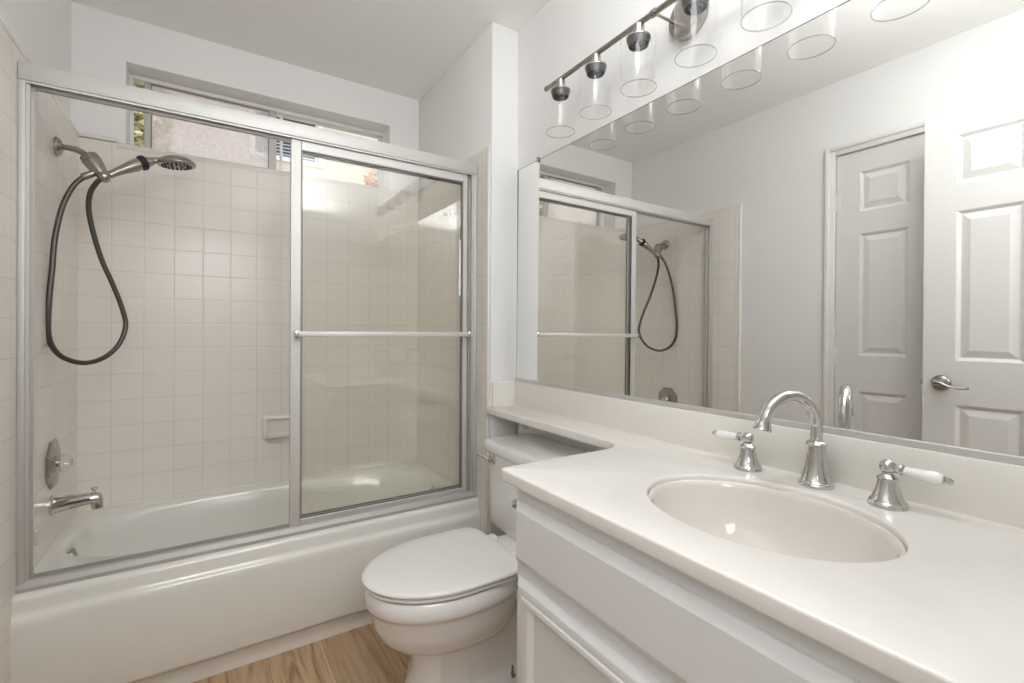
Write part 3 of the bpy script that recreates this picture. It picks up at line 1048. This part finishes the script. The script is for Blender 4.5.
def slab_front(bm, y0, y1, z0, z1, steps):
    """steps: (inset, x) from the outer back edge inwards"""
    rings = []
    for o, x in steps:
        rings.append([(x, y0 + o, z0 + o), (x, y1 - o, z0 + o), (x, y1 - o, z1 - o), (x, y0 + o, z1 - o)])
    loft(bm, rings, True, True)


b = new()
slab_front(b, 0.02, 0.928, 0.640, 0.786, [(0, VX), (0, VX - 0.007), (0.002, VX - 0.009), (0.017, VX - 0.0185), (0.020, VX - 0.020)])
obj('drawer_front', b, CABW, va, smooth=False)
for y0, y1 in ((0.478, 0.916), (0.025, 0.463)):
    b = new()
    slab_front(b, y0, y1, 0.125, 0.612, [(0, VX), (0, VX - 0.008), (0.002, VX - 0.010), (0.013, VX - 0.019), (0.016, VX - 0.020), (0.030, VX - 0.020), (0.032, VX - 0.0175), (0.035, VX - 0.0225), (0.041, VX - 0.0240), (0.047, VX - 0.0225), (0.054, VX - 0.017), (0.060, VX - 0.0125), (0.063, VX - 0.0095)])
    dr_ = obj('cabinet_door', b, CABW, va, smooth=True, angle=25)
    if y0 > 0.3:
        for z in (0.575, 0.19):
            b = new()
            for k in (0, 0.016):
                lathe(b, [(0.0038, 0), (0.0038, 0.011)], (VX - 0.006, y1 + 0.004, z + k), n=10)
            box(b, VX - 0.003, VX - 0.001, y1 - 0.001, y1 + 0.010, z, z + 0.027)
            obj('hinge', b, NICKELD, dr_)
b = new()
lathe(b, [(0.009, 0.0), (0.009, 0.003), (0.005, 0.006), (0.005, 0.012), (0.011, 0.016), (0.0125, 0.021), (0.010, 0.026), (0, 0.028)], (0.632, VY1, 0.762), (0, 1, 0), n=20, cap1=False)
st = obj('chrome_stud', b, CHROME, va)
st['label'] = 'small round chrome stud'

# worktop: flat outline with a sink cut-out, rolled edge
SX, SY, SA, SB = 0.871, 0.492, 0.177, 0.217


def fillet(pts, radii, n=8):
    out = []
    m = len(pts)
    for i in range(m):
        p, r = Vector(pts[i]), radii[i]
        if r <= 0:
            out.append(p)
            continue
        a = (Vector(pts[i - 1]) - p).normalized()
        c = (Vector(pts[(i + 1) % m]) - p).normalized()
        ang = a.angle(c)
        d = r / math.tan(ang / 2)
        p0, p1 = p + a * d, p + c * d
        cen = p + (a + c).normalized() * (r / math.sin(ang / 2))
        a0 = math.atan2(p0.y - cen.y, p0.x - cen.x)
        a1 = math.atan2(p1.y - cen.y, p1.x - cen.x)
        while a1 - a0 > PI:
            a1 -= 2 * PI
        while a1 - a0 < -PI:
            a1 += 2 * PI
        for k in range(n + 1):
            t = a0 + (a1 - a0) * k / n
            out.append(Vector((cen.x + r * math.cos(t), cen.y + r * math.sin(t))))
    return out


outline = fillet([(0.594, 0.001), (0.594, 0.972), (1.022, 0.972), (1.022, 1.786), (1.170, 1.786), (1.170, 0.001)], [0, 0.012, 0.085, 0.004, 0, 0], 10)
hole = [Vector((SX + SA * math.cos(2 * PI * i / 72), SY + SB * math.sin(2 * PI * i / 72))) for i in range(72)]
BV, TH = 0.005, 0.030
cu = bpy.data.curves.new('worktop_outline', 'CURVE')
cu.dimensions = '2D'
cu.fill_mode = 'BOTH'
cu.extrude = TH / 2 - BV
cu.bevel_depth = BV
cu.bevel_resolution = 3
cu.offset = -BV
for loop in (outline, hole):
    s = cu.splines.new('POLY')
    s.points.add(len(loop) - 1)
    for p, q in zip(s.points, loop):
        p.co = (q.x, q.y, 0, 1)
    s.use_cyclic_u = True
tmp = bpy.data.objects.new('worktop_outline', cu)
COL.objects.link(tmp)
bpy.context.view_layer.update()
dg = bpy.context.evaluated_depsgraph_get()
me = bpy.data.meshes.new_from_object(tmp.evaluated_get(dg))
bpy.data.objects.remove(tmp)
b = new()
b.from_mesh(me)
bpy.data.meshes.remove(me)
ZK = 0.851
for v in b.verts:
    v.co.z += ZK - TH / 2
bmesh.ops.remove_doubles(b, verts=b.verts[:], dist=0.0001)
ct = thing('bathroom_worktop', (0.88, 0.6, ZK - TH), 'cream worktop with backsplash, running on as a narrow shelf above the toilet tank', 'worktop')
obj('slab', b, COUNTER, ct, angle=30)
b = new(); box(b, 1.160, 1.177, 0.001, YP - 0.0005, ZK - 0.001, 0.955, 0.003)
obj('backsplash', b, SPLASH, ct)
b = new(); box(b, 1.048, 1.161, YP - 0.016, YP - 0.0005, ZK - 0.001, 0.956, 0.003)
obj('side_splash', b, SPLASH, ct)
b = new(); box(b, 1.035, 1.170, YP - 0.018, YP - 0.0005, 0.70, ZK - TH, 0.002)
obj('shelf_cleat', b, CABW, ct)

sk = thing('undermount_sink', (SX, SY, 0.66), 'oval white undermount sink set into the cream worktop', 'sink')
b = new()
ell = lambda k, z, dx=0.0: [(SX + dx + SA * k * math.cos(2 * PI * i / 72), SY + SB * k * math.sin(2 * PI * i / 72), z) for i in range(72)]
loft(b, [ell(0.20, 0.655), ell(0.60, 0.664), ell(0.90, 0.722), ell(0.985, 0.790), ell(0.993, 0.8400), ell(0.982, 0.8405), ell(0.966, 0.8380), ell(0.950, 0.828), ell(0.925, 0.800), ell(0.86, 0.752), ell(0.72, 0.706), ell(0.50, 0.680), ell(0.25, 0.669), ell(0.12, 0.666)], True, True)
obj('basin', b, SINKW, sk, angle=60)
b = new()
lathe(b, [(0.024, 0.0), (0.024, 0.003), (0.018, 0.004), (0.012, 0.002), (0, 0.002)], (SX, SY, 0.666), n=28, cap1=False)
obj('drain', b, CHROME, sk)

fa = thing('sink_faucet', (1.112, 0.500, ZK), 'chrome gooseneck faucet rising behind the sink', 'faucet')
b = new()
FX, FY = 1.106, 0.499
lathe(b, [(r, z * 0.93) for r, z in ((0.034, 0.0), (0.034, 0.006), (0.032, 0.009), (0.0325, 0.012), (0.029, 0.016), (0.0250, 0.030), (0.0215, 0.048), (0.0188, 0.068), (0.0172, 0.092), (0.020, 0.094), (0.0205, 0.098), (0.018, 0.101), (0.0145, 0.104), (0.0, 0.105))], (FX, FY, ZK), cap1=False)
obj('faucet_body', b, CHROME, fa)
ph = math.radians(19.5)
fd = Vector((-math.cos(ph), math.sin(ph), 0))
b = new()
pts = [Vector((FX, FY, ZK + 0.092)), Vector((FX, FY, ZK + 0.112))]
for k in range(0, 29):
    a = PI - math.radians(173) * k / 28
    pts.append(Vector((FX, FY, ZK + 0.1265)) + fd * (0.0675 + 0.0675 * math.cos(a)) + Vector((0, 0, 0.0680 * math.sin(a))))
tube(b, pts, 0.0122, 20)
sp2 = obj('gooseneck', b, CHROME, fa)
e = pts[-1]
b = new()
lathe(b, [(0.0135, 0.0), (0.0138, 0.001), (0.0165, 0.012), (0.0185, 0.016), (0.0175, 0.019), (0.012, 0.019), (0.010, 0.014), (0.0, 0.014)], e + Vector((0, 0, 0.008)), Vector((0, 0, -1)) + fd * 0.22, n=28, cap0=False, cap1=False)
obj('spout_tip', b, CHROME, sp2)


def tap(x, y, d, label):
    t = thing('sink_tap', (x, y, ZK), label, 'tap', 'sink taps')
    b = new()
    lathe(b, [(r * 0.95, z * 0.92) for r, z in ((0.033, 0.0), (0.033, 0.005), (0.0315, 0.008), (0.032, 0.010), (0.027, 0.016), (0.0225, 0.028), (0.0185, 0.042), (0.0165, 0.054), (0.0185, 0.056), (0.0185, 0.060), (0.013, 0.064), (0.0095, 0.068), (0.0095, 0.072), (0, 0.073))], (x, y, ZK), cap1=False)
    obj('tap_base', b, CHROME, t)
    b = new()
    bmesh.ops.create_uvsphere(b, u_segments=24, v_segments=14, radius=0.0138, matrix=Matrix.Translation((x, y, ZK + 0.0745)))
    lathe(b, [(0.0075, 0.010), (0.0085, 0.015), (0.0065, 0.019), (0.0105, 0.021), (0.0105, 0.024), (0.007, 0.027), (0, 0.027)], (x, y, ZK + 0.0745), (0, d, -0.04), n=20, cap0=False, cap1=False)
    obj('ball_joint', b, CHROME, t)
    b = new()
    lathe(b, [(0.0, 0.025), (0.0078, 0.0255), (0.0088, 0.032), (0.0102, 0.050), (0.0118, 0.064), (0.0118, 0.072), (0.0098, 0.079), (0.0075, 0.0815), (0.0, 0.082)], (x, y, ZK + 0.0745), (0, d, -0.05), n=24, cap0=False, cap1=False)
    lv = obj('lever', b, PORCL, t)
    lv['label'] = 'white porcelain lever'
    b = new()
    lathe(b, [(0.0075, 0.080), (0.008, 0.083), (0.005, 0.085), (0.0058, 0.088), (0.0062, 0.090), (0.0035, 0.0945), (0, 0.095)], (x, y, ZK + 0.0745), (0, d, -0.05), n=18, cap1=False)
    obj('finial', b, CHROME, lv)
    return t


tap(1.098, 0.648, 1, 'chrome sink tap whose white lever points toward the tub')
tap(1.092, 0.367, -1, 'chrome sink tap whose white lever points away from the tub')

# ------------------------------------------------------------------ wall mirror
mi = thing('wall_mirror', (1.175, 0.89, 0.951), 'large frameless wall mirror in aluminium channel above the backsplash', 'mirror')
MZ0, MZ1, MY1 = 0.966, 1.904, 1.772
b = new()
loft(b, [[(1.1705 + l, 0.002, z), (1.1705 + l, MY1, z), (1.1740 + l, MY1, z), (1.1740 + l, 0.002, z)] for z, l in ((MZ0 - 0.008, 0.0), (MZ1, 0.0035))])
obj('mirror_glass', b, MIRROR, mi, smooth=False)
b = new()
box(b, 1.1735, 1.1778, 0.002, MY1 + 0.001, MZ1, MZ1 + 0.002)
box(b, 1.1718, 1.1778, MY1, MY1 + 0.003, MZ0, MZ1 + 0.003)
obj('polished_edge', b, MEDGE, mi, smooth=False)
b = new()
box(b, 1.1660, 1.1700, 0.002, MY1 + 0.010, 0.9555, 0.9700, 0.001, 1)
box(b, 1.1660, 1.1778, 0.002, MY1 + 0.010, 0.952, 0.956)
obj('bottom_channel', b, ALU, mi, smooth=False)
for y in (1.619, 0.20):
    b = new()
    box(b, 1.1675, 1.1715, y - 0.006, y + 0.006, MZ1 - 0.010, MZ1 + 0.012, 0.002)
    box(b, 1.1675, 1.1778, y - 0.006, y + 0.006, MZ1 + 0.004, MZ1 + 0.012, 0.002)
    obj('clip', b, NICKEL, mi)

# ------------------------------------------------------------------ vanity light
vl = thing('vanity_light', (XM, 0.877, 2.09), 'brushed nickel bar light with six clear glass cylinder shades above the mirror', 'wall light')
LXX, LZ = 1.070, 2.092
b = new()
lathe(b, [(0.0085, -0.545), (0.0085, 0.545)], (LXX, 0.877, LZ), (0, 1, 0), n=20)
for s in (-1, 1):
    lathe(b, [(0.010, 0), (0.010, 0.012), (0.006, 0.015), (0, 0.015)], (LXX, 0.877 + s * 0.540, LZ), (0, s, 0), n=20, cap1=False)
obj('bar', b, NICKEL, vl)
b = new()
lathe(b, [(0.062, 0.0), (0.062, 0.016), (0.059, 0.021), (0.050, 0.023), (0, 0.023)], (XM, 0.877, 2.095), (-1, 0, 0), n=48, cap1=False)
bp = obj('back_plate', b, NICKEL, vl)
for s in (-1, 1):
    b = new()
    lathe(b, [(0.0, 0.004), (0.004, 0.003), (0.0045, 0)], (XM - 0.023, 0.877 + s * 0.042, 2.085), (-1, 0, 0), n=14, cap0=False)
    obj('plate_screw', b, NICKELD, bp)
for s in (-1, 1):
    b = new()
    tube(b, [(XM - 0.020, 0.877 + s * 0.038, 2.092), (LXX, 0.877 + s * 0.040, LZ)], 0.0045, 12)
    lathe(b, [(0.0115, -0.008), (0.0115, 0.008)], (LXX, 0.877 + s * 0.040, LZ), (0, 1, 0), n=18)
    obj('support_arm', b, NICKEL, vl)
for y in (1.342, 1.158, 0.975, 0.780, 0.595, 0.412):
    b = new()
    lathe(b, [(0.0, 0.002), (0.0165, 0.0), (0.0165, -0.026), (0.019, -0.029), (0.030, -0.031), (0.0350, -0.035), (0.0355, -0.040), (0.0335, -0.040), (0.0330, -0.037), (0.0, -0.034)], (LXX, y, LZ - 0.006), n=36, cap0=False, cap1=False)
    so = obj('socket_cup', b, NICKEL, vl)
    b = new()
    lathe(b, [(0.0335, -0.0385), (0.0330, -0.048), (0.0285, -0.060), (0.0270, -0.060), (0.0300, -0.048), (0.018, -0.044), (0.0175, -0.058), (0.015, -0.060), (0.014, -0.052), (0.0, -0.050)], (LXX, y, LZ - 0.006), n=32, cap0=False, cap1=False)
    obj('lamp_socket', b, SOCKIN, so)
    b = new()
    lathe(b, [(0.020, -0.0345), (0.047, -0.036), (0.0515, -0.040), (0.0525, -0.046), (0.0525, -0.187), (0.0503, -0.187), (0.0503, -0.046), (0.046, -0.0385), (0.020, -0.037)], (LXX, y, LZ - 0.003), n=48, cap0=False, cap1=False)
    gs = obj('glass_shade', b, LAMPGLASS, vl)
    b = new()
    lathe(b, [(0.0505, -0.1868), (0.0523, -0.1868), (0.0529, -0.1882), (0.0523, -0.1896), (0.0505, -0.1896), (0.0499, -0.1882), (0.0505, -0.1868)], (LXX, y, LZ - 0.003), n=48, cap0=False, cap1=False)
    obj('shade_rim', b, RIMGLASS, gs)

# ------------------------------------------------------------------ outside the window
nh = thing('neighbor_house', (0.4, 4.7, 0), 'peach stucco house wall with a blind-covered window seen through the bathroom window', 'house')
b = new()
NX0, NX1, NZ0, NZ1 = 0.30, 0.885, 2.665, 3.75
box(b, -4, NX0, 4.6, 4.8, 0, 4.6)
box(b, NX1, 4.5, 4.6, 4.8, 0, 4.6)
box(b, NX0, NX1, 4.6, 4.8, 0, NZ0)
box(b, NX0, NX1, 4.6, 4.8, NZ1, 4.6)
obj('stucco_wall', b, STUCCO, nh, smooth=False)
b = new()
ring_frame(b, NX0, NX1, NZ0, NZ1, 4.57, 4.66, 0.04, 0.04, 0.05, 0.04)
nf = obj('window_frame', b, NWHITE, nh)
b = new()
for k in range(32):
    z = NZ0 + 0.05 + k * 0.030
    loft(b, [[(x, 4.650, z), (x, 4.672, z + 0.016), (x, 4.674, z + 0.014), (x, 4.652, z - 0.002)] for x in (NX0 + 0.045, NX1 - 0.045)])
obj('window_blind', b, BLIND, nf, smooth=False)
b = new(); box(b, NX0 + 0.04, NX1 - 0.04, 4.70, 4.71, NZ0 + 0.04, NZ1 - 0.04)
obj('dark_pane', b, GASKET, nf, smooth=False)


def leaf_cloud(bm, cx, cy, cz, rx, ry, rz, n, size, rng):
    for _ in range(n):
        while True:
            p = Vector((rng.uniform(-1, 1), rng.uniform(-1, 1), rng.uniform(-1, 1)))
            if p.length < 1:
                break
        c = Vector((cx + p.x * rx, cy + p.y * ry, cz + p.z * rz))
        q = Vector((rng.uniform(-1, 1), rng.uniform(-1, 1), rng.uniform(-1, 1))).normalized()
        x, y = frame_of(q)
        s = size * rng.uniform(0.7, 1.3)
        pts = [c - x * s, c - x * 0.3 * s + y * 0.42 * s, c + x * s, c - x * 0.3 * s - y * 0.42 * s]
        bm.faces.new([bm.verts.new(v) for v in pts])


rng = random.Random(4)
pl = thing('garden_shrub', (-0.42, 3.9, 0), 'straw and olive leaved shrub outside, behind the narrow left pane', 'shrub')
b = new(); leaf_cloud(b, -0.42, 3.9, 2.55, 0.22, 0.2, 0.55, 1400, 0.035, rng)
obj('leaves', b, LEAF, pl, smooth=False)
b = new(); leaf_cloud(b, -0.42, 3.88, 2.60, 0.22, 0.22, 0.60, 1500, 0.035, rng)
obj('straw_leaves', b, LEAFT, pl, smooth=False)
b = new()
for k in range(5):
    a = k * 1.26
    tube(b, spline([(-0.42 + 0.02 * math.cos(a), 3.9 + 0.02 * math.sin(a), 0), (-0.42 + 0.06 * math.cos(a), 3.9 + 0.06 * math.sin(a), 1.2), (-0.42 + 0.13 * math.cos(a), 3.9 + 0.13 * math.sin(a), 2.6)], 5), 0.012, 8)
obj('stems', b, BARK, pl)
pr = thing('flowering_shrub', (1.16, 3.9, 0), 'orange flowering shrub outside at the lower right of the window', 'shrub')
b = new(); leaf_cloud(b, 1.17, 3.9, 2.12, 0.12, 0.14, 0.32, 700, 0.026, rng)
obj('leaves', b, LEAF, pr, smooth=False)
b = new(); leaf_cloud(b, 1.17, 3.88, 2.40, 0.10, 0.10, 0.10, 200, 0.022, rng)
obj('blossoms', b, LEAFO, pr, smooth=False)
b = new()
for k in range(4):
    a = k * 1.57
    tube(b, spline([(1.16 + 0.02 * math.cos(a), 3.9 + 0.02 * math.sin(a), 0), (1.16 + 0.05 * math.cos(a), 3.9 + 0.05 * math.sin(a), 1.2), (1.16 + 0.08 * math.cos(a), 3.9 + 0.08 * math.sin(a), 2.3)], 5), 0.010, 8)
obj('stems', b, BARK, pr)
b = new(); box(b, -5, 5.5, 2.841, 9, -0.10, -0.02)
struct('ground_outside', b, mat('pale_paving', (0.55, 0.52, 0.48), 0.9), smooth=False)
